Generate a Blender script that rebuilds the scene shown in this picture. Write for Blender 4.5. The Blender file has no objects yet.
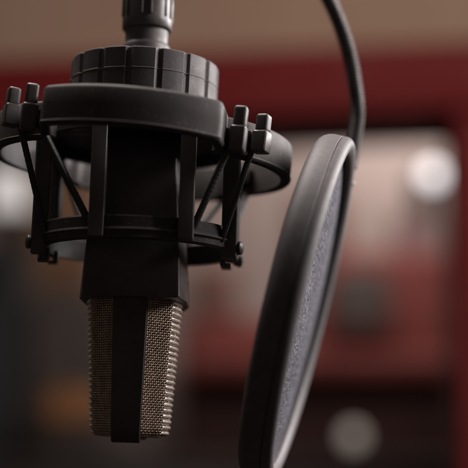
import bpy, bmesh, math, random
from mathutils import Vector, Matrix, Euler
random.seed(7)
S = bpy.context.scene
COL = S.collection
MM = 0.001
R = math.radians

# ------------------------------------------------------------------ camera
THETA = R(9.0)
CAM = Vector((0.0, -0.55, 1.20))
FPX = 1341.0                                   # focal length in pixels of a 468 px wide frame
FWD = Vector((0, math.cos(THETA), math.sin(THETA)))
UP = Vector((0, -math.sin(THETA), math.cos(THETA)))
RIGHT = Vector((1, 0, 0))


def at(px, py, Y):
    """world point seen at photo pixel px,py on the plane world y = Y"""
    d = FWD + RIGHT * ((px - 234) / FPX) + UP * ((234 - py) / FPX)
    return CAM + d * ((Y - CAM.y) / d.y)


cam = bpy.data.cameras.new('camera')
cam_o = bpy.data.objects.new('camera', cam)
COL.objects.link(cam_o)
cam_o.location = CAM
cam_o.rotation_euler = (R(90) + THETA, 0, 0)
cam.sensor_width = 36
cam.lens = 36 * FPX / 468
cam.clip_start = 0.02
cam.clip_end = 100
cam.dof.use_dof = True
cam.dof.focus_distance = 0.531
cam.dof.aperture_fstop = cam.lens / 20.0
cam.dof.aperture_blades = 0
S.camera = cam_o

# ------------------------------------------------------------------ materials


def nodes(name):
    m = bpy.data.materials.new(name)
    m.use_nodes = True
    nt = m.node_tree
    return m, nt, nt.nodes['Principled BSDF']


def N(nt, typ, **kw):
    n = nt.nodes.new(typ)
    for k, v in kw.items():
        if k in n.inputs:
            n.inputs[k].default_value = v
        else:
            setattr(n, k, v)
    return n


def surface(name, col, rough, metallic=0.0, spec=0.5, var=0.25, scale=60, bump=0.0, bump_scale=900,
            dust=0.0, dust_col=(0.20, 0.17, 0.15), dust_scale=420, rough_var=0.12, sheen=0.0, wear_glint=0.0, wear_glint_r=0.0009):
    """principled surface with mottled colour, uneven gloss, fine grain and specks of dust"""
    m, nt, p = nodes(name)
    tc = N(nt, 'ShaderNodeTexCoord')
    n1 = N(nt, 'ShaderNodeTexNoise', Scale=scale, Detail=6.0, Roughness=0.6)
    nt.links.new(tc.outputs['Object'], n1.inputs['Vector'])
    mr = N(nt, 'ShaderNodeMapRange')
    mr.inputs['From Min'].default_value = 0.3
    mr.inputs['From Max'].default_value = 0.7
    mr.inputs['To Min'].default_value = 1 - var
    mr.inputs['To Max'].default_value = 1 + var
    nt.links.new(n1.outputs['Fac'], mr.inputs['Value'])
    mul = N(nt, 'ShaderNodeVectorMath', operation='SCALE')
    mul.inputs[0].default_value = col
    nt.links.new(mr.outputs['Result'], mul.inputs['Scale'])
    colour = mul.outputs['Vector']
    if dust > 0:
        n2 = N(nt, 'ShaderNodeTexNoise', Scale=dust_scale, Detail=3.0, Roughness=0.7)
        nt.links.new(tc.outputs['Object'], n2.inputs['Vector'])
        cr = N(nt, 'ShaderNodeMapRange')
        cr.inputs['From Min'].default_value = 0.60
        cr.inputs['From Max'].default_value = 0.80
        cr.inputs['To Min'].default_value = 0
        cr.inputs['To Max'].default_value = dust
        nt.links.new(n2.outputs['Fac'], cr.inputs['Value'])
        mx = N(nt, 'ShaderNodeMix', data_type='RGBA')
        nt.links.new(cr.outputs['Result'], mx.inputs[0])
        nt.links.new(colour, mx.inputs[6])
        mx.inputs[7].default_value = (*dust_col, 1)
        colour = mx.outputs[2]
    if wear_glint > 0:  # worn edges; the lightening also paints in edge highlights
        bv = N(nt, 'ShaderNodeBevel', samples=6)
        bv.inputs['Radius'].default_value = wear_glint_r
        ge = N(nt, 'ShaderNodeNewGeometry')
        dt = N(nt, 'ShaderNodeVectorMath', operation='DOT_PRODUCT')
        nt.links.new(bv.outputs['Normal'], dt.inputs[0])
        nt.links.new(ge.outputs['Normal'], dt.inputs[1])
        nw = N(nt, 'ShaderNodeTexNoise', Scale=260.0, Detail=4.0, Roughness=0.7)
        nt.links.new(tc.outputs['Object'], nw.inputs['Vector'])
        ad = N(nt, 'ShaderNodeMath', operation='MULTIPLY_ADD')
        ad.inputs[1].default_value = 0.16
        nt.links.new(nw.outputs['Fac'], ad.inputs[0])
        nt.links.new(dt.outputs['Value'], ad.inputs[2])
        em = N(nt, 'ShaderNodeMapRange')
        em.inputs['From Min'].default_value = 1.04
        em.inputs['From Max'].default_value = 0.90
        em.inputs['To Min'].default_value = 0.0
        em.inputs['To Max'].default_value = wear_glint
        nt.links.new(ad.outputs[0], em.inputs['Value'])
        mw = N(nt, 'ShaderNodeMix', data_type='RGBA')
        nt.links.new(em.outputs['Result'], mw.inputs[0])
        nt.links.new(colour, mw.inputs[6])
        mw.inputs[7].default_value = (0.20, 0.18, 0.17, 1)
        colour = mw.outputs[2]
    nt.links.new(colour, p.inputs['Base Color'])
    rr = N(nt, 'ShaderNodeMapRange')
    rr.inputs['From Min'].default_value = 0.3
    rr.inputs['From Max'].default_value = 0.7
    rr.inputs['To Min'].default_value = max(0.03, rough - rough_var)
    rr.inputs['To Max'].default_value = min(1, rough + rough_var)
    n3 = N(nt, 'ShaderNodeTexNoise', Scale=scale * 2.3, Detail=5.0)
    nt.links.new(tc.outputs['Object'], n3.inputs['Vector'])
    nt.links.new(n3.outputs['Fac'], rr.inputs['Value'])
    nt.links.new(rr.outputs['Result'], p.inputs['Roughness'])
    p.inputs['Metallic'].default_value = metallic
    p.inputs['Specular IOR Level'].default_value = spec
    if sheen:
        p.inputs['Sheen Weight'].default_value = sheen
    if bump > 0:
        nb = N(nt, 'ShaderNodeTexNoise', Scale=bump_scale, Detail=3.0)
        nt.links.new(tc.outputs['Object'], nb.inputs['Vector'])
        b = N(nt, 'ShaderNodeBump', Strength=bump, Distance=0.00012)
        nt.links.new(nb.outputs['Fac'], b.inputs['Height'])
        nt.links.new(b.outputs['Normal'], p.inputs['Normal'])
    return m


M = {}
M['plastic'] = surface('matte_black_plastic', (0.046, 0.039, 0.037), 0.46, var=0.3, bump=0.35, bump_scale=2200, dust=0.6, dust_scale=900, wear_glint=0.6)
M['frame'] = surface('black_frame_plastic', (0.040, 0.034, 0.032), 0.62, spec=0.25, rough_var=0.04, var=0.35, bump=0.3, bump_scale=3000, dust=0.8, dust_scale=560, wear_glint=0.8)
M['cap'] = surface('dark_moulded_ring', (0.062, 0.054, 0.054), 0.55, spec=0.4, var=0.35, bump=0.4, bump_scale=1600, dust=0.8, dust_scale=650, wear_glint=0.8)
M['body'] = surface('black_powder_coat', (0.044, 0.036, 0.034), 0.50, var=0.25, bump=0.8, bump_scale=2600, dust=0.45, dust_scale=1100, wear_glint=0.7)
M['spine'] = surface('black_spine_coat', (0.034, 0.028, 0.026), 0.55, var=0.25, bump=0.6, bump_scale=2600)
M['wire'] = surface('bronze_grey_wire', (0.43, 0.325, 0.25), 0.38, metallic=0.75, var=0.35, scale=350)
M['ridge'] = surface('painted_lit_wire', (0.80, 0.74, 0.68), 0.32, metallic=0.6, var=0.2, scale=300)  # brighter copy of the wire, grazing light painted into its colour
M['gauze'] = surface('dark_inner_gauze', (0.020, 0.016, 0.013), 0.6, var=0.4, scale=900, bump=1.0, bump_scale=2200)
M['rubber'] = surface('black_elastic_cord', (0.025, 0.023, 0.023), 0.55, var=0.3, scale=400, bump=0.5, bump_scale=3000)
M['connector'] = surface('grey_connector_shell', (0.060, 0.052, 0.051), 0.38, spec=0.5, var=0.25, bump=0.35, bump_scale=1500, dust=0.6, dust_scale=600)
M['collar'] = surface('satin_grey_metal', (0.065, 0.057, 0.056), 0.55, metallic=0.0, var=0.2, bump=0.2)
M['rim'] = surface('pop_rim_plastic', (0.078, 0.070, 0.072), 0.58, spec=0.42, rough_var=0.03, var=0.18, scale=300, bump=0.35, bump_scale=2500, dust=0.5, dust_scale=1200)
M['rim_gap'] = surface('near_black_seam', (0.012, 0.011, 0.011), 0.7)  # near-black strip inside the rim joint
M['goose'] = surface('gooseneck_metal', (0.10, 0.09, 0.09), 0.36, metallic=0.6, var=0.25, scale=200)
M['steel'] = surface('bright_screw_steel', (0.45, 0.43, 0.42), 0.35, metallic=1.0)
M['red_speck'] = surface('dull_red_speck', (0.20, 0.02, 0.015), 0.3)


def fabric():
    m, nt, p = nodes('grey_violet_screen_fabric')
    tc = N(nt, 'ShaderNodeTexCoord')
    sep = N(nt, 'ShaderNodeSeparateXYZ')
    nt.links.new(tc.outputs['Object'], sep.inputs[0])
    outs = []
    for ax, fr in (('X', 4200.0), ('Y', 4200.0)):
        mu = N(nt, 'ShaderNodeMath', operation='MULTIPLY')
        mu.inputs[1].default_value = fr
        nt.links.new(sep.outputs[ax], mu.inputs[0])
        sn = N(nt, 'ShaderNodeMath', operation='SINE')
        nt.links.new(mu.outputs[0], sn.inputs[0])
        outs.append(sn)
    weave = N(nt, 'ShaderNodeMath', operation='MULTIPLY')
    nt.links.new(outs[0].outputs[0], weave.inputs[0])
    nt.links.new(outs[1].outputs[0], weave.inputs[1])
    mpg = N(nt, 'ShaderNodeMapping')
    mpg.inputs['Scale'].default_value = (0.20, 1.0, 1.0)        # slubs run along the cross threads
    nt.links.new(tc.outputs['Object'], mpg.inputs['Vector'])
    nz = N(nt, 'ShaderNodeTexNoise', Scale=1000.0, Detail=1.0, Roughness=0.6)
    nt.links.new(mpg.outputs['Vector'], nz.inputs['Vector'])
    big = N(nt, 'ShaderNodeTexNoise', Scale=60.0, Detail=4.0)
    nt.links.new(tc.outputs['Object'], big.inputs['Vector'])
    add = N(nt, 'ShaderNodeMath', operation='MULTIPLY_ADD')
    add.inputs[1].default_value = 0.25
    nt.links.new(weave.outputs[0], add.inputs[0])
    nt.links.new(nz.outputs['Fac'], add.inputs[2])
    ramp = N(nt, 'ShaderNodeMapRange')
    ramp.inputs['From Min'].default_value = 0.45
    ramp.inputs['From Max'].default_value = 0.60
    nt.links.new(add.outputs[0], ramp.inputs['Value'])
    mx = N(nt, 'ShaderNodeMix', data_type='RGBA')
    mx.inputs[6].default_value = (0.022, 0.022, 0.028, 1)
    mx.inputs[7].default_value = (0.150, 0.144, 0.170, 1)
    nt.links.new(ramp.outputs['Result'], mx.inputs[0])
    mv = N(nt, 'ShaderNodeMapRange')
    mv.inputs['From Min'].default_value = 0.35
    mv.inputs['From Max'].default_value = 0.65
    mv.inputs['To Min'].default_value = 0.75
    mv.inputs['To Max'].default_value = 1.2
    nt.links.new(big.outputs['Fac'], mv.inputs['Value'])
    sc = N(nt, 'ShaderNodeVectorMath', operation='SCALE')
    nt.links.new(mx.outputs[2], sc.inputs[0])
    nt.links.new(mv.outputs['Result'], sc.inputs['Scale'])
    nt.links.new(sc.outputs['Vector'], p.inputs['Base Color'])
    p.inputs['Roughness'].default_value = 0.75
    p.inputs['Specular IOR Level'].default_value = 0.15
    b = N(nt, 'ShaderNodeBump', Strength=1.0, Distance=0.0003)
    nt.links.new(add.outputs[0], b.inputs['Height'])
    nt.links.new(b.outputs['Normal'], p.inputs['Normal'])
    # open weave: see-through face on, closed at a slant
    lw = N(nt, 'ShaderNodeLayerWeight', Blend=0.5)
    op = N(nt, 'ShaderNodeMapRange')
    op.inputs['From Min'].default_value = 0.0
    op.inputs['From Max'].default_value = 0.8
    op.inputs['To Min'].default_value = 0.35
    op.inputs['To Max'].default_value = 1.0
    nt.links.new(lw.outputs['Facing'], op.inputs['Value'])
    tr = N(nt, 'ShaderNodeBsdfTransparent')
    ms = N(nt, 'ShaderNodeMixShader')
    nt.links.new(op.outputs['Result'], ms.inputs[0])
    nt.links.new(tr.outputs[0], ms.inputs[1])
    nt.links.new(p.outputs[0], ms.inputs[2])
    nt.links.new(ms.outputs[0], nt.nodes['Material Output'].inputs['Surface'])
    return m


M['fabric'] = fabric()


def glow(name, col, strength):
    m, nt, p = nodes(name)
    p.inputs['Base Color'].default_value = (0.8, 0.8, 0.8, 1)
    p.inputs['Emission Color'].default_value = (*col, 1)
    p.inputs['Emission Strength'].default_value = strength
    return m


# background surfaces
M['brown_wall'] = surface('brown_plaster', (0.345, 0.225, 0.165), 0.85, var=0.08, scale=5, spec=0.2)
M['red_paint'] = surface('dark_red_paint', (0.140, 0.0115, 0.012), 0.6, var=0.12, scale=6, spec=0.12)
M['shade_and_base'] = surface('dark_brown_shade_and_base', (0.075, 0.035, 0.032), 0.6, var=0.2, scale=6, spec=0.2)  # painted shade for the opening's reveal; also the settee's own dark base
M['pale_wall'] = surface('pale_rose_plaster', (0.52, 0.42, 0.385), 0.9, var=0.10, scale=3, spec=0.2)
M['floor'] = surface('dark_carpet', (0.035, 0.028, 0.027), 0.95, var=0.3, scale=20, spec=0.1)
M['red_cloth'] = surface('red_upholstery', (0.31, 0.088, 0.078), 0.85, var=0.15, scale=9, spec=0.2)
M['panel_brown'] = surface('muted_brown_cloth', (0.27, 0.150, 0.125), 0.9, var=0.15, scale=9, spec=0.2)
M['panel_mauve'] = surface('dusky_mauve_cloth', (0.30, 0.20, 0.20), 0.9, var=0.15, scale=9, spec=0.2)
M['grey_cloth'] = surface('grey_brown_cloth', (0.16, 0.135, 0.125), 0.9, var=0.15, scale=9, spec=0.2)
M['orange_wood'] = surface('orange_wood', (0.50, 0.22, 0.085), 0.5, var=0.25, scale=10)
M['tan_wood'] = surface('tan_wood', (0.30, 0.165, 0.095), 0.55, var=0.25, scale=8)
M['black_furniture'] = surface('black_furniture', (0.050, 0.035, 0.033), 0.6, var=0.35, scale=9)
M['blue_grey'] = surface('blue_grey_cabinet', (0.060, 0.062, 0.066), 0.55, var=0.2, scale=12)
M['white_shade'] = glow('glowing_white', (1.0, 0.93, 0.90), 0.5)
M['bulb'] = glow('lit_bulb', (1.0, 0.97, 1.0), 1.9)
M['dim_glow'] = glow('dim_glow', (1.0, 0.84, 0.72), 0.28)

# ------------------------------------------------------------------ mesh helpers


def obj(name, verts, faces, mat, parent=None, smooth=True, angle=35, scale=MM):
    me = bpy.data.meshes.new(name)
    me.from_pydata([tuple(c * scale for c in v) for v in verts], [], faces)
    bm = bmesh.new()
    bm.from_mesh(me)
    bmesh.ops.recalc_face_normals(bm, faces=bm.faces)
    bm.to_mesh(me)
    bm.free()
    if smooth:
        me.polygons.foreach_set('use_smooth', [True] * len(me.polygons))
        me.set_sharp_from_angle(angle=R(angle))
    me.materials.append(mat)
    o = bpy.data.objects.new(name, me)
    COL.objects.link(o)
    if parent:
        o.parent = parent
    return o


class MB:
    """collects shapes, in millimetres"""

    def __init__(s):
        s.v, s.f = [], []

    def add(s, v, f):
        k = len(s.v)
        s.v += [tuple(p) for p in v]
        s.f += [tuple(i + k for i in q) for q in f]
        return s

    def lathe(s, prof, n=96, closed=False, cap=True):
        v, f = [], []
        m = len(prof)
        for r, z in prof:
            for k in range(n):
                a = 2 * math.pi * k / n
                v.append((r * math.cos(a), r * math.sin(a), z))
        for i in range(m if closed else m - 1):
            j = (i + 1) % m
            for k in range(n):
                l = (k + 1) % n
                f.append((i * n + k, i * n + l, j * n + l, j * n + k))
        if cap and not closed:
            f.append(tuple(range(n)))
            f.append(tuple(range((m - 1) * n, m * n)))
        return s.add(v, f)

    def loft(s, rings, cap=True):
        v, f = [], []
        n = len(rings[0])
        for r in rings:
            v += r
        for i in range(len(rings) - 1):
            for k in range(n):
                l = (k + 1) % n
                f.append((i * n + k, i * n + l, (i + 1) * n + l, (i + 1) * n + k))
        if cap:
            f.append(tuple(range(n)))
            f.append(tuple(range((len(rings) - 1) * n, len(rings) * n)))
        return s.add(v, f)

    def tube(s, pts, rad, n=8, closed=False, cap=True):
        pts = [Vector(p) for p in pts]
        m = len(pts)
        v, f = [], []
        prev = None
        for i, p in enumerate(pts):
            a = pts[(i - 1) % m] if closed else pts[max(0, i - 1)]
            b = pts[(i + 1) % m] if closed else pts[min(m - 1, i + 1)]
            t = (b - a).normalized()
            if prev is None:
                ref = Vector((0, 0, 1)) if abs(t.z) < 0.9 else Vector((1, 0, 0))
                u = t.cross(ref).normalized()
            else:
                u = (prev - t * prev.dot(t)).normalized()
            prev = u
            w = t.cross(u)
            rr = rad[i] if isinstance(rad, (list, tuple)) else rad
            for k in range(n):
                q = 2 * math.pi * k / n
                v.append(p + u * (rr * math.cos(q)) + w * (rr * math.sin(q)))
        for i in range(m if closed else m - 1):
            j = (i + 1) % m
            for k in range(n):
                l = (k + 1) % n
                f.append((i * n + k, i * n + l, j * n + l, j * n + k))
        if cap and not closed:
            f.append(tuple(range(n)))
            f.append(tuple(range((m - 1) * n, m * n)))
        return s.add(v, f)

    def box(s, c, size, rot=0.0, bev=0.8, seg=2, mat4=None):
        bm = bmesh.new()
        bmesh.ops.create_cube(bm, size=1)
        bmesh.ops.scale(bm, vec=size, verts=bm.verts)
        if bev > 0:
            bmesh.ops.bevel(bm, geom=bm.edges[:], offset=bev, segments=seg, profile=0.6, affect='EDGES')
        mt = Matrix.Translation(c) @ (mat4 if mat4 else Matrix.Rotation(rot, 4, 'Z'))
        bmesh.ops.transform(bm, matrix=mt, verts=bm.verts)
        bm.verts.index_update()
        v = [tuple(x.co) for x in bm.verts]
        f = [tuple(x.index for x in q.verts) for q in bm.faces]
        bm.free()
        return s.add(v, f)

    def band(s, path, prof):
        """closed plan path (x,y), outline prof (outward offset, z) swept round it"""
        n = len(path)
        rings = []
        for i in range(n):
            a, b = Vector(path[i - 1]), Vector(path[(i + 1) % n])
            t = (b - a).normalized()
            nm = Vector((t.y, -t.x))
            rings.append([(path[i][0] + nm.x * o, path[i][1] + nm.y * o, z) for o, z in prof])
        m = len(prof)
        v = [p for r in rings for p in r]
        f = []
        for i in range(n):
            j = (i + 1) % n
            for k in range(m):
                l = (k + 1) % m
                f.append((i * m + k, j * m + k, j * m + l, i * m + l))
        return s.add(v, f)

    def build(s, name, mat, parent=None, **kw):
        return obj(name, s.v, s.f, mat, parent, **kw)


def thing(name, label, cat, loc=(0, 0, 0), rot=(0, 0, 0), group=None):
    o = bpy.data.objects.new(name, None)
    o.empty_display_size = 0.02
    COL.objects.link(o)
    o.location = loc
    o.rotation_euler = rot
    o['label'] = label
    o['category'] = cat
    if group:
        o['group'] = group
    return o


# ------------------------------------------------------------------ hanging assembly
ROLL = R(1.75)
O = at(138.3, 234, 0)


def zat(py, yoff):
    """local height (mm) on the axis plane shifted yoff mm, for photo row py"""
    return (at(137, py, yoff * MM).z - O.z) / MM


# --- shock mount
sm = thing('shock_mount', 'black plastic cradle with four rounded lobes, hooks and elastic cords holding the microphone',
           'shock mount', O, (0, ROLL, 0))

# outer frame: band bent into four lobes, tilted a little on its elastic cords
FH = 15.3
zc = zat(126.0, -67) - 1.2 + FH / 2
TILT = Matrix.Translation((0, 0, zc)) @ Euler((R(-1.0), R(4.5), 0)).to_matrix().to_4x4() @ Matrix.Translation((0, 0, -zc))


BAND = Matrix.Translation((0, 0, zc)) @ Euler((R(-1.0), R(3.5), 0)).to_matrix().to_4x4() @ Matrix.Translation((0, 0, -zc))


def tilt(p, m=TILT):
    return tuple(m @ Vector(p))


def lobe_arc(ext, half, rad, ang):
    c = ext - rad
    a1 = math.asin(half / rad)
    out = []
    for k in range(41):
        a = -a1 + 2 * a1 * k / 40
        x, y = c + rad * math.cos(a), rad * math.sin(a)
        out.append(Vector((x * math.cos(ang) - y * math.sin(ang), x * math.sin(ang) + y * math.cos(ang))))
    return out


def rounded(p, q, w, rad, n=6):
    d0, d1 = (p - q).normalized(), (w - q).normalized()
    return [q + d0 * rad * (1 - t) ** 2 + d1 * rad * t * t for t in [i / n for i in range(n + 1)]]


arcs = [[p + Vector((0, 6)) for p in lobe_arc(61.5, 42.0, 45.0, 0)], lobe_arc(67, 32.5, 58.0, R(90)), [p + Vector((0, 6)) for p in lobe_arc(61.5, 42.0, 45.0, R(180))], lobe_arc(67, 32.5, 58.0, R(270))]
path = []
for q in range(4):
    arc, nxt = arcs[q], arcs[(q + 1) % 4]
    ang = R(45 + 90 * q)
    notch = Vector((math.copysign(34.5, math.cos(ang)), 39.5 * -1 if math.sin(ang) < 0 else 51.0))
    path += arc[1:-1]
    path += rounded(arc[-2], arc[-1], notch, 0.9)
    path += rounded(arc[-1], notch, nxt[0], 2.6)
    path += rounded(notch, nxt[0], nxt[1], 0.9)
path = [tuple(p) for p in path]
zb, zt = zc - FH / 2, zc + FH / 2
H = FH
prof = [(-2.0, zb), (1.3, zb), (2.0, zb + 0.7), (2.1, zb + 1.2), (1.7, zb + 1.6), (1.8, zb + H * 0.5), (1.6, zt - 1.5), (1.2, zt - 0.5), (0.5, zt), (-1.6, zt), (-2.2, zt - 0.8), (-2.3, zb + 2.0), (-2.5, zb + 0.6)]
mb = MB().band(path, prof)
mb.v = [tilt(p, BAND) for p in mb.v]
mb.build('outer_frame', M['frame'], sm, angle=40)

# hooks standing in the notches
hook_z0, hook_z1 = zat(141, -45) - 0.8, zat(95, -45) - 0.8
for sx in (1, -1):
    for sy in (-1, 1):
        for (hx, hy, ry, low) in ((40.6, 45.0, 10, 0), (49.6, 35.0, 24, -3.0)):
            mb = MB()
            h = hook_z1 - hook_z0
            rz = R(-ry * sx * (-sy))
            c = (sx * hx, sy * hy + (7 if sy > 0 else 0))
            z0 = hook_z0 - low
            h = h + low * 0.85 if low < 0 else h
            mb.box((c[0], c[1], z0 + h * 0.28), (6.4, 6.4, h * 0.56), rz, 1.2, 3)
            mb.box((c[0] + 0.15 * sx, c[1], z0 + h * 0.76), (5.2, 5.2, h * 0.48), rz, 1.5, 4)
            k = 0.90
            mb.box((c[0] * k, c[1] * k, z0 + h * 0.36), (5.2, 7.5, 6.0), R(-45 * sx * (-sy)), 0.7)
            mb.v = [tilt(p) for p in mb.v]
            mb.build('hook', M['plastic'], sm)

# knurled clamp ring on top
kz1 = zat(67, 0)
kz0 = kz1 - 20.0
NL = 16
mb = MB()
RK = 31.0


def knurl_ring(z, r, dr):
    pts = []
    for k in range(NL):
        a0 = 360 / NL * k + 3.5
        for da, rr in ((-8.2, r), (-4.3, r + 0.03), (0, r + 0.05), (4.3, r + 0.03), (8.2, r), (10.4, r - dr), (12.1, r - dr)):
            a = R(a0 + da)
            pts.append((rr * math.cos(a), rr * math.sin(a), z))
    return pts


def inner(z, r):
    pts = []
    for k in range(NL):
        a0 = 360 / NL * k + 3.5
        for da in (-8.2, -4.3, 0, 4.3, 8.2, 10.4, 12.1):
            a = R(a0 + da)
            pts.append((r * math.cos(a), r * math.sin(a), z))
    return pts


seam = kz0 + 11.2
rings = [inner(kz0, 20), knurl_ring(kz0, RK - 0.6, 0.8), knurl_ring(kz0 + 0.6, RK, 0.9), knurl_ring(seam - 0.2, RK, 0.9),
         knurl_ring(seam - 0.1, RK + 0.2, 0.8), knurl_ring(seam + 0.05, RK + 0.2, 0.8), knurl_ring(seam + 0.25, RK, 0.9),
         knurl_ring(kz1 - 0.5, RK, 0.9), knurl_ring(kz1 - 0.15, RK - 0.15, 0.9), knurl_ring(kz1, RK - 0.5, 0.9), inner(kz1 + 0.01, 24), inner(kz1 - 0.6, 23.0), inner(kz1 - 0.6, 10.0)]
mb.loft(rings)
kt = Matrix.Translation((0, 0, kz1)) @ Euler((0, R(1.0), 0)).to_matrix().to_4x4() @ Matrix.Translation((0, 0, -kz1))
mb.v = [tilt(p, kt) for p in mb.v]
mb.build('knurled_ring', M['cap'], sm, angle=18)

# hub and cage inside the lobes
lev = lambda py: zat(py, 0)
cage_top, cage_bot = lev(133), lev(150)
mb = MB()
mb.lathe([(20, kz0 - 0.01), (24, kz0 - 0.01), (25, kz0 - 2), (25, cage_top), (20, cage_top)], 64, closed=True)
mb.build('hub', M['plastic'], sm)
mb = MB()
mb.lathe([(21, cage_top - 0.01), (41.0, cage_top - 0.01), (42.5, cage_top - 1.2), (42.5, cage_bot + 0.6), (42, cage_bot), (38.5, cage_bot), (38, cage_top - 3), (21, cage_top - 3)], 96, closed=True)
mb.build('upper_ring', M['plastic'], sm)

# lower cage ring with a lip
lz1 = zat(214.5, -41)
lz0 = zat(238, -41)
h = lz1 - lz0
pr = [(38.2, lz0), (41.0, lz0), (41.7, lz0 + 0.6), (41.8, lz0 + h * 0.30), (42.4, lz0 + h * 0.33), (42.7, lz0 + h * 0.38), (42.4, lz0 + h * 0.44), (41.6, lz0 + h * 0.48),
      (41.5, lz1 - 0.6), (41.0, lz1), (39.3, lz1), (38.6, lz1 - 0.6)]
MB().lathe(pr, 128, closed=True).build('lower_ring', M['frame'], sm)

# posts, pegs, elastic cords
hz = hook_z0 + 7.0
post_z1 = cage_bot + 1.0
for sx in (1, -1):
    for sy in (-1, 1):
        for kind, (px_, py_) in (('f', (17.3, 39.2)), ('s', (38.3, 17.8))):
            px_ = px_ - 4.0 * sx * sy if kind == 'f' else px_
            ang = math.atan2(sy * py_, sx * px_)
            z0 = lz0 + 0.15 if kind == 'f' else lz0 - (4.0 if sy < 0 else 0.4)
            mb = MB()
            if kind == 'f':
                mb.box((sx * px_, sy * py_, (z0 + post_z1) / 2), (6.0, 6.2, post_z1 - z0), 0, 0.7, 3)
            else:
                mb.box((sx * px_, sy * py_, (z0 + post_z1) / 2), (6.6, 6.2, post_z1 - z0), R(8) * sx * sy, 1.1, 3)
            mb.build('post', M['plastic'], sm)
            out = Vector((math.cos(ang), math.sin(ang), 0))
            p = Vector((sx * px_, sy * py_, lz0 + 0.6))
            mb = MB()
            if kind == 's':
                d = Vector((sx * 1.0, 0.25 * sy, 0)).normalized()
                q = p + d * 2.0
                mb.tube([q, q + d * 2.0, q + d * 2.4], [2.3, 2.3, 1.8], 16)
                mb.tube([q + d * 1.2, q + d * 1.8, q + d * 2.7, q + d * 3.2, q + d * 3.5], [2.4, 2.75, 2.75, 2.2, 1.2], 18)
                # small catch below the ring
                inn = Vector((sx * (px_ - 2.6), sy * (py_ - 3.4), lz0 - (3.6 if sy < 0 else 0.6)))
                mb.box(inn, (2.4, 3.0, 5.0), 0, 0.5)
                mb.box(inn + Vector((0, 0, -2.4)) + Vector((sx * 1.2, 0, 0)), (4.2, 3.0, 1.6), 0, 0.5)
                mb.build('peg', M['plastic'], sm)
        # cords: front pair and side pair of each notch
        def cord(a, b, sag=0.0, r=1.45):
            a, b = Vector(a), Vector(b)
            n_ = 90
            pts = [a.lerp(b, t / n_) for t in range(n_ + 1)]
            MB().tube(pts, [r * (1 + 0.025 * math.sin(t * 1.57)) for t in range(n_ + 1)], 10).build('elastic_cord', M['rubber'], sm)
        cord(tilt((sx * 39.0, sy * 43.5 + (7 if sy > 0 else 0), hz)), (sx * 20.0 - 4.0 * sy, sy * 36.0, lz0 + 5.5))
        cord(tilt((sx * 47.0, sy * 34.0 + (7 if sy > 0 else 0), hz + 0.5)), (sx * 35.0, sy * 22.3, lz0 + 3.0), r=1.3)
# --- microphone
mic = thing('microphone', 'black condenser microphone hung upside down with a bronze wire mesh grille', 'microphone', O, (0, ROLL, 0))


def plan(a, b, c, z, r=1.2):
    """rounded octagon: flat front half width a, widest half width b, half depth c"""
    pts8 = [(a, -c), (b, -c * 0.42), (b, c * 0.42), (a, c), (-a, c), (-b, c * 0.42), (-b, -c * 0.42), (-a, -c)]
    out = []
    n = len(pts8)
    for i in range(n):
        p, q, w = Vector(pts8[i - 1]), Vector(pts8[i]), Vector(pts8[(i + 1) % n])
        d0, d1 = (p - q).normalized(), (w - q).normalized()
        for t in (0, 0.33, 0.67, 1):
            e = q + d0 * r * (1 - t) ** 2 + d1 * r * t * t
            out.append((e.x, e.y, z))
    return out


zB0 = zat(297, -26)
rings = []
for z, a, b, c in ((lev(120), 13.5, 15.0, 19.0), (lev(147), 14.9, 16.2, 22.5), (lev(215), 17.2, 18.6, 25.3),
                   (lev(262), 18.6, 20.6, 26.7), (zB0 + 0.7, 19.3, 21.8, 27.4), (zB0 + 0.2, 19.1, 21.6, 27.2), (zB0, 18.6, 21.1, 26.8)):
    rings.append(plan(a, b, c, z))
MB().loft(rings).build('body', M['body'], mic, angle=30)
# XLR neck through the knurled ring
MB().lathe([(9.2, lev(120) - 1), (9.2, kz1 + 3.5)], 48).build('neck', M['plastic'], mic)
# small dull red specks on the right flank
for zz in (lev(282), lev(287), lev(292)):
    MB().box((21.3, 0.0, zz), (0.5, 1.6, 1.0), 0, 0.15).build('side_speck', M['red_speck'], mic)

# grille
GT = zB0 + 0.5
GB = zat(436.5, -22)


def gplan(t, grow=0.0):
    """half outline of the grille on +x from the front spine to the back spine; t 0 top 1 bottom"""
    sp = 6.7 + (5.5 - 6.7) * t
    b = 19.4 + (15.9 - 19.4) * t
    f1 = 16.9 + (14.0 - 16.9) * t
    c = 25.0 + (22.3 - 25.0) * t
    c1 = 17.2 + (14.8 - 17.2) * t
    # rounded lower edge
    hgt = (GT - GB) * (1 - t)
    rr = 3.6
    inset = 0.0
    if hgt < rr:
        inset = rr - math.sqrt(max(0.0, rr * rr - (rr - hgt) ** 2))
    k = 1 - inset / 19.0
    pts = [(sp, -c * k), (f1 * k, -c1 * k), (b * k, -5.0), (b * k, 5.0), (f1 * k, c1 * k), (sp, c * k)]
    # round the corners by resampling with a quadratic blend
    out = [Vector(pts[0])]
    for i in range(1, len(pts) - 1):
        p, q, w = Vector(pts[i - 1]), Vector(pts[i]), Vector(pts[i + 1])
        d0, d1 = (p - q), (w - q)
        r0 = min(2.2, d0.length * 0.4)
        r1 = min(2.2, d1.length * 0.4)
        for s_ in (0, 0.25, 0.5, 0.75, 1):
            out.append(q + d0.normalized() * r0 * (1 - s_) ** 2 + d1.normalized() * r1 * s_ * s_)
    out.append(Vector(pts[-1]))
    return out


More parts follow.
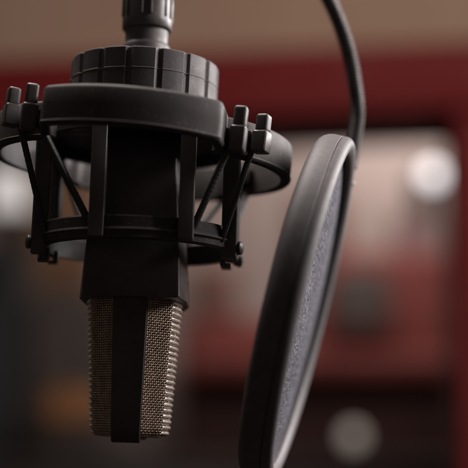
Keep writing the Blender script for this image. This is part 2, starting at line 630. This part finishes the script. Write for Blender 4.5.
def pl_at(poly, u):
    """point and outward normal at fraction u of a polyline"""
    L = [0.0]
    for i in range(1, len(poly)):
        L.append(L[-1] + (poly[i] - poly[i - 1]).length)
    d = u * L[-1]
    for i in range(1, len(poly)):
        if d <= L[i] or i == len(poly) - 1:
            s_ = (d - L[i - 1]) / max(1e-6, L[i] - L[i - 1])
            p = poly[i - 1].lerp(poly[i], s_)
            t = (poly[i] - poly[i - 1]).normalized()
            return p, Vector((t.y, -t.x))


# solid dark inner gauze
rings = []
for k in range(25):
    t = k / 24 if k < 14 else 1 - (24 - k) / 24 * 1.0
    t = k / 24
    t = 1 - (1 - t) ** 1.6
    half = gplan(t)
    z = GT + (GB - GT) * t
    ring = [(p.x - 0.75, p.y, z) for p in half] + [(-(p.x - 0.75), p.y, z) for p in reversed(half)]
    rings.append(ring)
MB().loft(rings).build('inner_gauze', M['gauze'], mic, angle=40)

PITCH = 0.96
nrow = int((GT - GB) / PITCH)
# warp columns: close set on the facets, wider on the flat faces
ucol = []
per = sum((gplan(0.3)[i + 1] - gplan(0.3)[i]).length for i in range(len(gplan(0.3)) - 1))
d = 0.5
while d < per - 0.4:
    ucol.append(d / per)
    edge = min(d, per - d)
    d += 1.02 if edge < 12.6 else 8.0
mbw = MB()
mbr = {1: MB(), -1: MB()}
cols = [[] for _ in ucol]
AMP = 0.21
for side in (1, -1):
    for i in range(nrow + 1):
        t = min(1.0, (i + 0.5) * PITCH / (GT - GB))
        if t >= 0.995:
            continue
        poly = gplan(t)
        z = GT + (GB - GT) * t
        pts = []
        us = []
        for j in range(len(ucol)):
            us.append((ucol[j], j))
            if j + 1 < len(ucol):
                us.append(((ucol[j] + ucol[j + 1]) / 2, None))
        us = [(0.0, None)] + us + [(1.0, None)]
        rads = []
        for u, j in us:
            wide = min(u, 1 - u) * per > 11.9
            p, nm = pl_at(poly, u)
            off = 0.0 if j is None else (AMP if min(u, 1 - u) * per < 12.8 else 0.48) * (1 if (i + j) % 2 == 0 else -1)
            if wide:
                off = -0.9
            rads.append(0.29)
            q = p + nm * (off + 0.12)
            pts.append((side * q.x, q.y, z + random.uniform(-0.05, 0.05)))
        # ease the polyline so the crowns are round
        sm_pts = []
        for a in range(len(pts) - 1):
            pa, pb = Vector(pts[a]), Vector(pts[a + 1])
            sm_pts.append(pa)
            mid = pa.lerp(pb, 0.5)
            sm_pts.append(mid)
        sm_pts.append(Vector(pts[-1]))
        sm_r = []
        for a in range(len(rads) - 1):
            sm_r += [rads[a], (rads[a] + rads[a + 1]) / 2]
        sm_r.append(rads[-1])
        mbw.tube(sm_pts, sm_r, 7)
    # heavier ridge wires over the broad faces
    nr_ = int((GT - GB - 1.6) / 2.26)
    for i in range(nr_ + 1):
        t = (0.9 + i * 2.26) / (GT - GB)
        poly = gplan(t)
        z = GT + (GB - GT) * t
        u0 = 11.0 / per
        rp, rr_ = [], []
        for k_ in range(41):
            u_ = u0 + (1 - 2 * u0) * k_ / 40
            p, nm = pl_at(poly, u_)
            e_ = min(k_, 40 - k_)
            q = p + nm * (-0.8 + 0.30 * min(1.0, e_ / 2.0))
            rp.append((side * q.x, q.y, z + random.uniform(-0.05, 0.05)))
            rr_.append(0.64 if e_ else 0.4)
        mbr[side].tube(rp, rr_, 10)
    for j, u in enumerate(ucol):
        pts = []
        for i in range(nrow + 1):
            for h_ in (0.5, 1.0):
                t = (i + h_) * PITCH / (GT - GB)
                if t > 0.995:
                    continue
                p, nm = pl_at(gplan(t), u)
                off = 0.0 if h_ == 1.0 else -AMP * (1 if (i + j) % 2 == 0 else -1)
                if min(u, 1 - u) * per > 11.9:
                    off -= 0.9
                q = p + nm * (off + 0.12)
                pts.append((side * q.x, q.y, GT + (GB - GT) * t))
        mbw.tube(pts, 0.23, 6)
mbw.build('wire_mesh', M['wire'], mic, angle=60)
for side in (1, -1):
    mbr[side].build('ridge_face', M['ridge'], mic, angle=60)

# spine: solid strap down the narrow edge, under the end and up the other edge
prof2 = []
mb = MB()
rings = []
for (y, z, n_) in ((-25.35, GT + 1, 0), (-24.6, GT + (GB - GT) * 0.35, 0.35), (-23.6, GT + (GB - GT) * 0.7, 0.7), (-22.9, GB + 3.2, 0.95),
                   (-22.2, GB + 0.6, 1.0), (-21.2, GB - 1.7, 1.0), (-18.5, GB - 1.9, 1.0), (-15.5, GB - 1.3, 1.0), (-12, GB - 0.5, 1.0), (12, GB - 0.5, 1.0), (18.5, GB - 0.4, 1.0), (21.2, GB - 0.1, 1.0), (22.2, GB + 0.6, 1.0), (22.9, GB + 3.2, 0.95),
                   (23.6, GT + (GB - GT) * 0.7, 0.7), (24.6, GT + (GB - GT) * 0.35, 0.35), (25.35, GT + 1, 0)):
    w = 6.9 + (5.7 - 6.9) * n_
    # outward direction in the y,z plane
    rings.append((w, y, z))
sec = []
for i, (w, y, z) in enumerate(rings):
    a = Vector(rings[max(0, i - 1)][1:])
    b = Vector(rings[min(len(rings) - 1, i + 1)][1:])
    t = (b - a).normalized()
    nm = Vector((t.y, -t.x))          # points outward (front: -y, below: -z)
    if i == 0:
        nm = Vector((-1, 0))
    ou = 0.55
    sec.append([(-w, y - nm.x * 1.2, z - nm.y * 1.2), (-w, y + nm.x * (ou - .35), z + nm.y * (ou - .35)), (-w + 0.35, y + nm.x * ou, z + nm.y * ou),
                (w - 0.35, y + nm.x * ou, z + nm.y * ou), (w, y + nm.x * (ou - .35), z + nm.y * (ou - .35)), (w, y - nm.x * 1.2, z - nm.y * 1.2)])
mb.loft(sec)
mb.build('spine', M['spine'], mic, angle=40)

# --- cable connector above the ring
cc = thing('cable_connector', 'grey ribbed cable plug pushed in above the knurled ring', 'connector', O, (0, ROLL, 0))
c1 = lev(31)
ctop = c1 + 48
mb = MB()
mb.lathe([(7.0, c1 + 1.0), (9.6, c1 + 0.6), (10.2, c1), (10.55, c1 + 0.5), (10.6, c1 + 4), (10.6, c1 + 34), (9.5, ctop - 4), (5, ctop)], 72)
mb.build('shell', M['connector'], cc)
for a in range(12):
    an = R(-99 + a * 30 if a % 2 == 0 else -99 + a * 30 - 9)
    c = (10.55 * math.cos(an), 10.55 * math.sin(an), c1 + 9.4)
    MB().box(c, (1.5, 1.0, 9.6), an, 0.35, 3).build('grip_rib', M['connector'], cc)
c0 = kz1 - 0.6
mb = MB()
mb.lathe([(9.3, c0), (10.1, c0 + 0.2), (10.1, c0 + 8.6), (9.9, c0 + 9.3), (9.5, c0 + 9.8), (9.1, c0 + 10.2), (9.0, c0 + 11), (9.2, c1 + 1.2), (8.5, c1 + 1.2)], 72)
mb.build('collar', M['collar'], cc)
pts = [(0, 0, ctop - 2), (0, 0, ctop + 20), (1, 3, ctop + 60), (4, 12, ctop + 120), (8, 30, ctop + 190)]
MB().tube(pts, 3.2, 14).build('cable', M['rubber'], cc)

# ------------------------------------------------------------------ pop filter
PC = at(316.0, 311, 0.0)
lean = R(14.3)
u = Vector((math.sin(lean), 0.0, math.cos(lean)))
v = Vector((math.sin(R(6.6)), math.cos(R(6.6)), 0))
v = (v - u * v.dot(u)).normalized()
nrm = v.cross(u)
rotm = Matrix((v, u, nrm)).transposed()          # local x = v (away), y = u (up the disc), z = normal (to the right)
pf = thing('pop_filter', 'round black pop filter with grey fabric screen on a ribbed gooseneck, seen almost edge on', 'pop filter', PC, rotm.to_euler())
RO, RI = 72.5, 65.0
mb = MB()
T = 14.5
mb.lathe([(RI + 1, -T + 0.5), (RO - 5.2, -T), (RO - 3.6, -T + 0.3), (RO - 2.2, -T + 1.1), (RO - 1.1, -T + 2.4), (RO - 0.4, -T + 4.0), (RO, -T + 6.0), (RO, -4.95), (RO - 0.25, -4.62), (RI + 2, -4.62), (RI + 0.4, -5.5), (RI + 0.4, -T + 1)], 192, closed=True)
mb.build('rear_rim', M['rim'], pf, angle=30)
mb = MB()
mb.lathe([(RI + 2, -4.35), (RO - 0.25, -4.35), (RO, -4.1), (RO, -3.0), (RO - 0.3, -2.0), (RO - 1.0, -1.0), (RO - 2.0, -0.35), (RO - 3.2, 0.0), (RI + 2.8, -0.2), (RI + 0.8, -1.2), (RI, -2.4), (RI, -4.0)], 192, closed=True)
mb.build('front_rim', M['rim'], pf, angle=30)
mb = MB()
mb.lathe([(RO - 0.8, -4.7), (RO - 0.8, -4.2)], 192, cap=False)
mb.build('rim_seam', M['rim_gap'], pf)
# fabric, slightly slack
mb = MB()
vv, ff = [], []
nr, na = 14, 96
for i in range(1, nr + 1):
    r = (RI + 0.8) * i / nr
    for k in range(na):
        a = 2 * math.pi * k / na
        zz = -4.2 + 1.0 * (1 - (r / RI) ** 2) + 0.12 * math.sin(3 * a + r * 0.1)
        vv.append((r * math.cos(a), r * math.sin(a), zz))
vv.append((0, 0, -3.2))
for i in range(nr - 1):
    for k in range(na):
        l = (k + 1) % na
        ff.append((i * na + k, i * na + l, (i + 1) * na + l, (i + 1) * na + k))
for k in range(na):
    ff.append((k, (k + 1) % na, len(vv) - 1))
mb.add(vv, ff)
mb.build('fabric_screen', M['fabric'], pf)

# gooseneck: from the back of the rim up and out of the frame
inv = (Matrix.Translation(PC) @ rotm.to_4x4()).inverted()
gp_px = [(351.5, 148, .046), (356.9, 116, .034), (353.6, 78, .031), (348.5, 52, .030), (341, 28, .029), (331, 4, .028), (318, -20, .028), (300, -46, .030), (276, -72, .034), (240, -100, .04)]
PHI = R(22)
rad_dir = v * math.sin(PHI) + u * math.cos(PHI)
joint = PC + (rad_dir * 73.5 - nrm * 3.2) * MM
ctrl = [joint] + [at(a, b, c) for a, b, c in gp_px[1:]]


def catmull(P, n):
    out = []
    for i in range(len(P) - 1):
        p0, p1, p2, p3 = P[max(0, i - 1)], P[i], P[i + 1], P[min(len(P) - 1, i + 2)]
        for k in range(n):
            t = k / n
            out.append(0.5 * ((2 * p1) + (p2 - p0) * t + (2 * p0 - 5 * p1 + 4 * p2 - p3) * t * t + (3 * p1 - p0 - 3 * p2 + p3) * t ** 3))
    out.append(P[-1])
    return out


dense = catmull(ctrl, 60)
# resample evenly: one rib every 1.35 mm
L = 0.0
acc = [0.0]
for i in range(1, len(dense)):
    acc.append(acc[-1] + (dense[i] - dense[i - 1]).length)
step = 0.00135 / 6
pts, rad = [], []
i = 0
dd = 0.0
kk = 0
while dd < acc[-1]:
    while acc[i + 1] < dd:
        i += 1
    p = dense[i].lerp(dense[i + 1], (dd - acc[i]) / (acc[i + 1] - acc[i]))
    pts.append((inv @ p) / MM)
    rad.append(3.1 + 0.52 * math.sin(2 * math.pi * kk / 6))
    kk += 1
    dd += step
MB().tube(pts, rad, 16).build('gooseneck', M['goose'], pf, angle=80)
# clamp block and bright screw where the gooseneck meets the rim
e = (inv @ joint) / MM
mb = MB()
mb.box((e.x, e.y, e.z), (6.0, 6.0, 5.0), -PHI, 1.0, 3)
mb.build('clamp_block', M['rim'], pf)
s0 = Vector((70.0 * math.sin(R(27)), 70.0 * math.cos(R(27)), 0.0))
dv = Vector((0, 0, 1))
mb = MB()
mb.tube([s0 - dv * 4, s0, s0 + dv * 0.6], [1.0, 1.0, 0.6], 14)
mb.build('screw', M['steel'], pf)

# ------------------------------------------------------------------ the place behind (far out of focus)


def structure(name, mb, mat, loc=(0, 0, 0), rot=(0, 0, 0)):
    o = mb.build(name, mat, None, smooth=False, scale=1.0)
    o.location = loc
    o.rotation_euler = rot
    o['kind'] = 'structure'
    return o


YW = 2.0                                         # wall front face
YAW = R(-8)
W0 = at(234, 234, YW)
ztop = at(234, 53, YW).z - W0.z
zbot = at(234, 119, YW).z - W0.z
xj = at(464, 234, YW - 0.10).x
DEP = 0.17
wall_rot = (0, 0, YAW)
mb = MB()
mb.box((-0.2, DEP / 2, (ztop + 1.1) / 2), (3.0, DEP, 1.1 - ztop), 0, 0)
mb.box((xj + 0.13 + 0.45, DEP / 2, (ztop - W0.z) / 2), (0.9, DEP, W0.z + ztop - 0.006), 0, 0)
structure('wall', mb, M['brown_wall'], W0, wall_rot)
mb = MB()
mb.box((0, 1.9, -0.02), (7, 8.2, 0.04), 0, 0)
structure('floor', mb, M['floor'])

fr = thing('window_frame', 'dark red painted frame of the wide opening behind the microphone', 'frame', W0, wall_rot)
o = MB().box(((xj - 1.56) / 2 + 0.06, DEP / 2 - 0.012, (ztop + zbot) / 2), (xj + 1.56 + 0.14, DEP + 0.024, ztop - zbot), 0, 0.006).build('head_beam', M['red_paint'], fr, scale=1.0)
o = MB().box((xj + 0.065, DEP / 2 - 0.012, zbot / 2 - W0.z / 2 - 0.003), (0.13, DEP + 0.024, zbot + W0.z - 0.008), 0, 0.006).build('jamb', M['red_paint'], fr, scale=1.0)
# dark strips standing in for shade under the head and inside the jamb
o = MB().box(((xj - 1.56) / 2, DEP / 2 + 0.045, zbot - 0.014), (xj + 1.56, 0.09, 0.022), 0, 0.002).build('head_shade_strip', M['shade_and_base'], fr, scale=1.0)
o = MB().box((xj - 0.012, DEP / 2 + 0.045, zbot / 2 - W0.z / 2 - 0.017), (0.020, 0.09, zbot + W0.z - 0.04), 0, 0.002).build('jamb_shade_strip', M['shade_and_base'], fr, scale=1.0)

YB = 4.6
mb = MB()
mb.box((0, YB + 0.05, 1.35), (5.0, 0.1, 2.7), 0, 0)
structure('back_wall', mb, M['pale_wall'])


def blk(px0, py0, px1, py1, Y, dep):
    a, b = at(px0, py1, Y), at(px1, py0, Y)
    return ((a.x + b.x) / 2, Y + dep / 2, (a.z + b.z) / 2), (b.x - a.x, dep, b.z - a.z)


def part(name, mat, parent, px0, py0, px1, py1, Y, dep, bev=0.02, to_floor=False):
    c, s_ = blk(px0, py0, px1, py1, Y, dep)
    if to_floor:
        top = c[2] + s_[2] / 2
        c = (c[0], c[1], top / 2)
        s_ = (s_[0], s_[1], top)
    pl = parent.location
    return MB().box((c[0] - pl.x, c[1] - pl.y, c[2] - pl.z), s_, 0, bev, 3).build(name, mat, parent, scale=1.0)


# red settee
p = at(330, 300, 4.15)
so = thing('sofa', 'blurred red upholstered settee standing beyond the opening', 'sofa', (p.x, 4.15, 0))
part('backrest', M['red_cloth'], so, 180, 318, 330, 420, 4.25, 0.2, 0.05)
part('backrest', M['red_cloth'], so, 300, 250, 470, 420, 4.25, 0.2, 0.06)
part('seat', M['red_cloth'], so, 180, 352, 470, 380, 3.85, 0.42, 0.04)
part('base', M['shade_and_base'], so, 182, 384, 468, 420, 3.9, 0.5, 0.02, to_floor=True)
cu = thing('cushion', 'blurred grey square cushion leaning on the red settee', 'cushion', at(360, 335, 4.1))
part('cover', M['grey_cloth'], cu, 332, 268, 392, 332, 4.12, 0.10, 0.04)

for (x0, y0, x1, y1, mt, lb) in ((296, 196, 344, 262, 'panel_brown', 'muted brown wall panel beside the pop filter, behind the red settee'),
                                 (398, 214, 438, 262, 'panel_mauve', 'dusky mauve wall panel below the bright bulb lamp'),
                                 (196, 268, 236, 318, 'panel_brown', 'brown wall panel low on the wall just right of the microphone')):
    pn = thing('cloth_panel', lb, 'panel', at((x0 + x1) / 2, (y0 + y1) / 2, YB), group='panels on the far wall')
    part('cloth_face', M[mt], pn, x0, y0, x1, y1, YB - 0.05, 0.045, 0.015)
    part('edge_frame', M['tan_wood'], pn, x0 - 2, y0 - 2, x1 + 2, y1 + 2, YB - 0.035, 0.033, 0.004)

# dark desk across the bottom
p = at(260, 420, 3.3)
de = thing('desk', 'long dark desk low behind the opening', 'desk', (p.x, 3.3, 0))
part('desktop', M['black_furniture'], de, -60, 458, 520, 466, 3.1, 0.5, 0.006)
part('front_panel', M['black_furniture'], de, -50, 467, 510, 490, 3.14, 0.03, 0.004, to_floor=True)

# bright bulb lamp at top right of the opening
p = at(433, 175, 4.3)
lm = thing('wall_lamp', 'brightly lit white bulb lamp in the upper right of the opening', 'lamp', p)
mb = MB()
rb = 0.036
mb.lathe([(0.002, -rb)] + [(rb * math.sin(R(a)), -rb * math.cos(R(a))) for a in range(15, 166, 15)] + [(0.002, rb)], 24)
mb.build('bulb', M['bulb'], lm, scale=1.0)
mb = MB()
mb.box((0, 0.15, -0.02), (0.03, 0.28, 0.03), 0, 0.005)
mb.box((0, 0.275, -0.02), (0.10, 0.03, 0.16), 0, 0.01)
mb.build('bracket', M['black_furniture'], lm, scale=1.0)

# dim glowing ball added low on the desk for a grey round blur
p = at(355, 437, 3.3)
dl = thing('glow_ball', 'dim glowing grey ball added on the dark desk', 'lamp', (p.x, 3.35, at(355, 458, 3.1).z + 0.001))
mb = MB()
rb = 0.030
mb.lathe([(0.002, -rb)] + [(rb * math.sin(R(a)), -rb * math.cos(R(a))) for a in range(15, 166, 15)] + [(0.002, rb)], 24)
o = mb.build('globe', M['dim_glow'], dl, scale=1.0)
o.location.z = p.z - dl.location.z
gz = p.z - dl.location.z - rb
MB().lathe([(0.05, 0), (0.05, 0.008), (0.012, 0.014), (0.012, max(0.016, gz + 0.004))], 24).build('ball_base', M['black_furniture'], dl, scale=1.0)

# left: glowing shade added for a white blur, tan door, blue-grey speaker cabinet, orange box
p = at(8, 190, 4.2)
sh = thing('glow_shade', 'glowing white shade added at the far left behind the opening', 'lamp', (p.x, 4.2, 0))
mb = MB()
mb.lathe([(0.05, p.z - 0.07), (0.08, p.z - 0.07), (0.06, p.z + 0.07), (0.04, p.z + 0.07)], 32)
mb.build('glow_cone', M['white_shade'], sh, scale=1.0)
mb = MB()
mb.lathe([(0.12, 0.0), (0.12, 0.02), (0.012, 0.03), (0.012, p.z - 0.071)], 24)
mb.build('stand', M['black_furniture'], sh, scale=1.0)
p = at(60, 300, 4.4)
cb = thing('cupboard', 'tan wooden cupboard at the left against the back wall', 'cupboard', (p.x, 4.4, 0))
part('carcass', M['tan_wood'], cb, 26, 150, 96, 300, 4.42, 0.17, 0.01, to_floor=True)
part('door', M['tan_wood'], cb, 30, 156, 92, 290, 4.40, 0.015, 0.004)
p = at(5, 300, 3.9)
sp = thing('loudspeaker', 'dark blue grey cabinet speaker at the far left', 'loudspeaker', (p.x, 3.9, 0))
part('cabinet', M['blue_grey'], sp, -40, 248, 24, 400, 3.9, 0.25, 0.01, to_floor=True)
p = at(55, 330, 3.95)
ch = thing('armchair', 'dark brown chair with a wide back left of the microphone', 'chair', (p.x, 3.95, 0))
part('backrest', M['grey_cloth'], ch, 26, 292, 150, 400, 3.95, 0.12, 0.04)
part('seat', M['grey_cloth'], ch, 26, 398, 150, 440, 3.6, 0.42, 0.03, to_floor=True)
p = at(68, 458, 3.1)
bx = thing('storage_box', 'tall orange wooden box on the left end of the dark desk', 'box', (p.x, 3.3, p.z))
part('case', M['orange_wood'], bx, 44, 390, 100, 424, 3.25, 0.2, 0.03)
part('plinth', M['black_furniture'], bx, 46, 424.4, 98, 457, 3.26, 0.18, 0.004)
part('lid', M['orange_wood'], bx, 50, 385, 94, 389.5, 3.255, 0.18, 0.005)

# ------------------------------------------------------------------ light
w = bpy.data.worlds.new('World')
S.world = w
w.use_nodes = True
bg = w.node_tree.nodes['Background']
bg.inputs['Color'].default_value = (1.0, 0.80, 0.70, 1)
bg.inputs['Strength'].default_value = 0.055


def area(name, loc, target, sx, sy, power, col=(1, 1, 1)):
    l = bpy.data.lights.new(name, 'AREA')
    l.shape = 'RECTANGLE'
    l.size, l.size_y = sx, sy
    l.energy = power
    l.color = col
    o = bpy.data.objects.new(name, l)
    COL.objects.link(o)
    o.location = loc
    d = Vector(target) - Vector(loc)
    o.rotation_euler = d.to_track_quat('-Z', 'Y').to_euler()
    return o


area('key_lamp', (1.05, 0.0, 1.90), (-0.02, 0, 1.30), 0.5, 0.5, 26.0, (1.0, 0.93, 0.92))
area('rear_lamp', (0.95, 0.70, 1.72), (-0.02, 0, 1.24), 0.35, 0.35, 17.0, (1.0, 0.95, 0.94))
area('overhead_lamp', (-0.20, 0.20, 2.2), (-0.05, 0, 1.3), 0.5, 0.5, 16.0, (1.0, 0.90, 0.86))
area('wall_wash', (0.55, 0.45, 2.35), (0.3, 2.0, 1.55), 0.6, 0.3, 11.0, (1.0, 0.88, 0.78))
area('far_wall_fill', (0.72, 4.15, 2.66), (0.66, 4.6, 1.6), 0.5, 0.2, 5.0, (1.0, 0.92, 0.88))  # added unseen light, grades the back wall from the top
area('far_room_fill', (0.35, 3.3, 2.60), (0.3, 4.3, 1.3), 0.7, 0.3, 7.0, (1.0, 0.90, 0.85))  # added unseen light to brighten the settee front

S.view_settings.view_transform = 'Standard'
S.view_settings.look = 'None'
S.view_settings.gamma = 1
S.view_settings.exposure = 0
S.render.engine = 'CYCLES'
S.cycles.use_denoising = True
S.cycles.max_bounces = 6
S.cycles.caustics_reflective = False
S.cycles.caustics_refractive = False
S.render.film_transparent = False
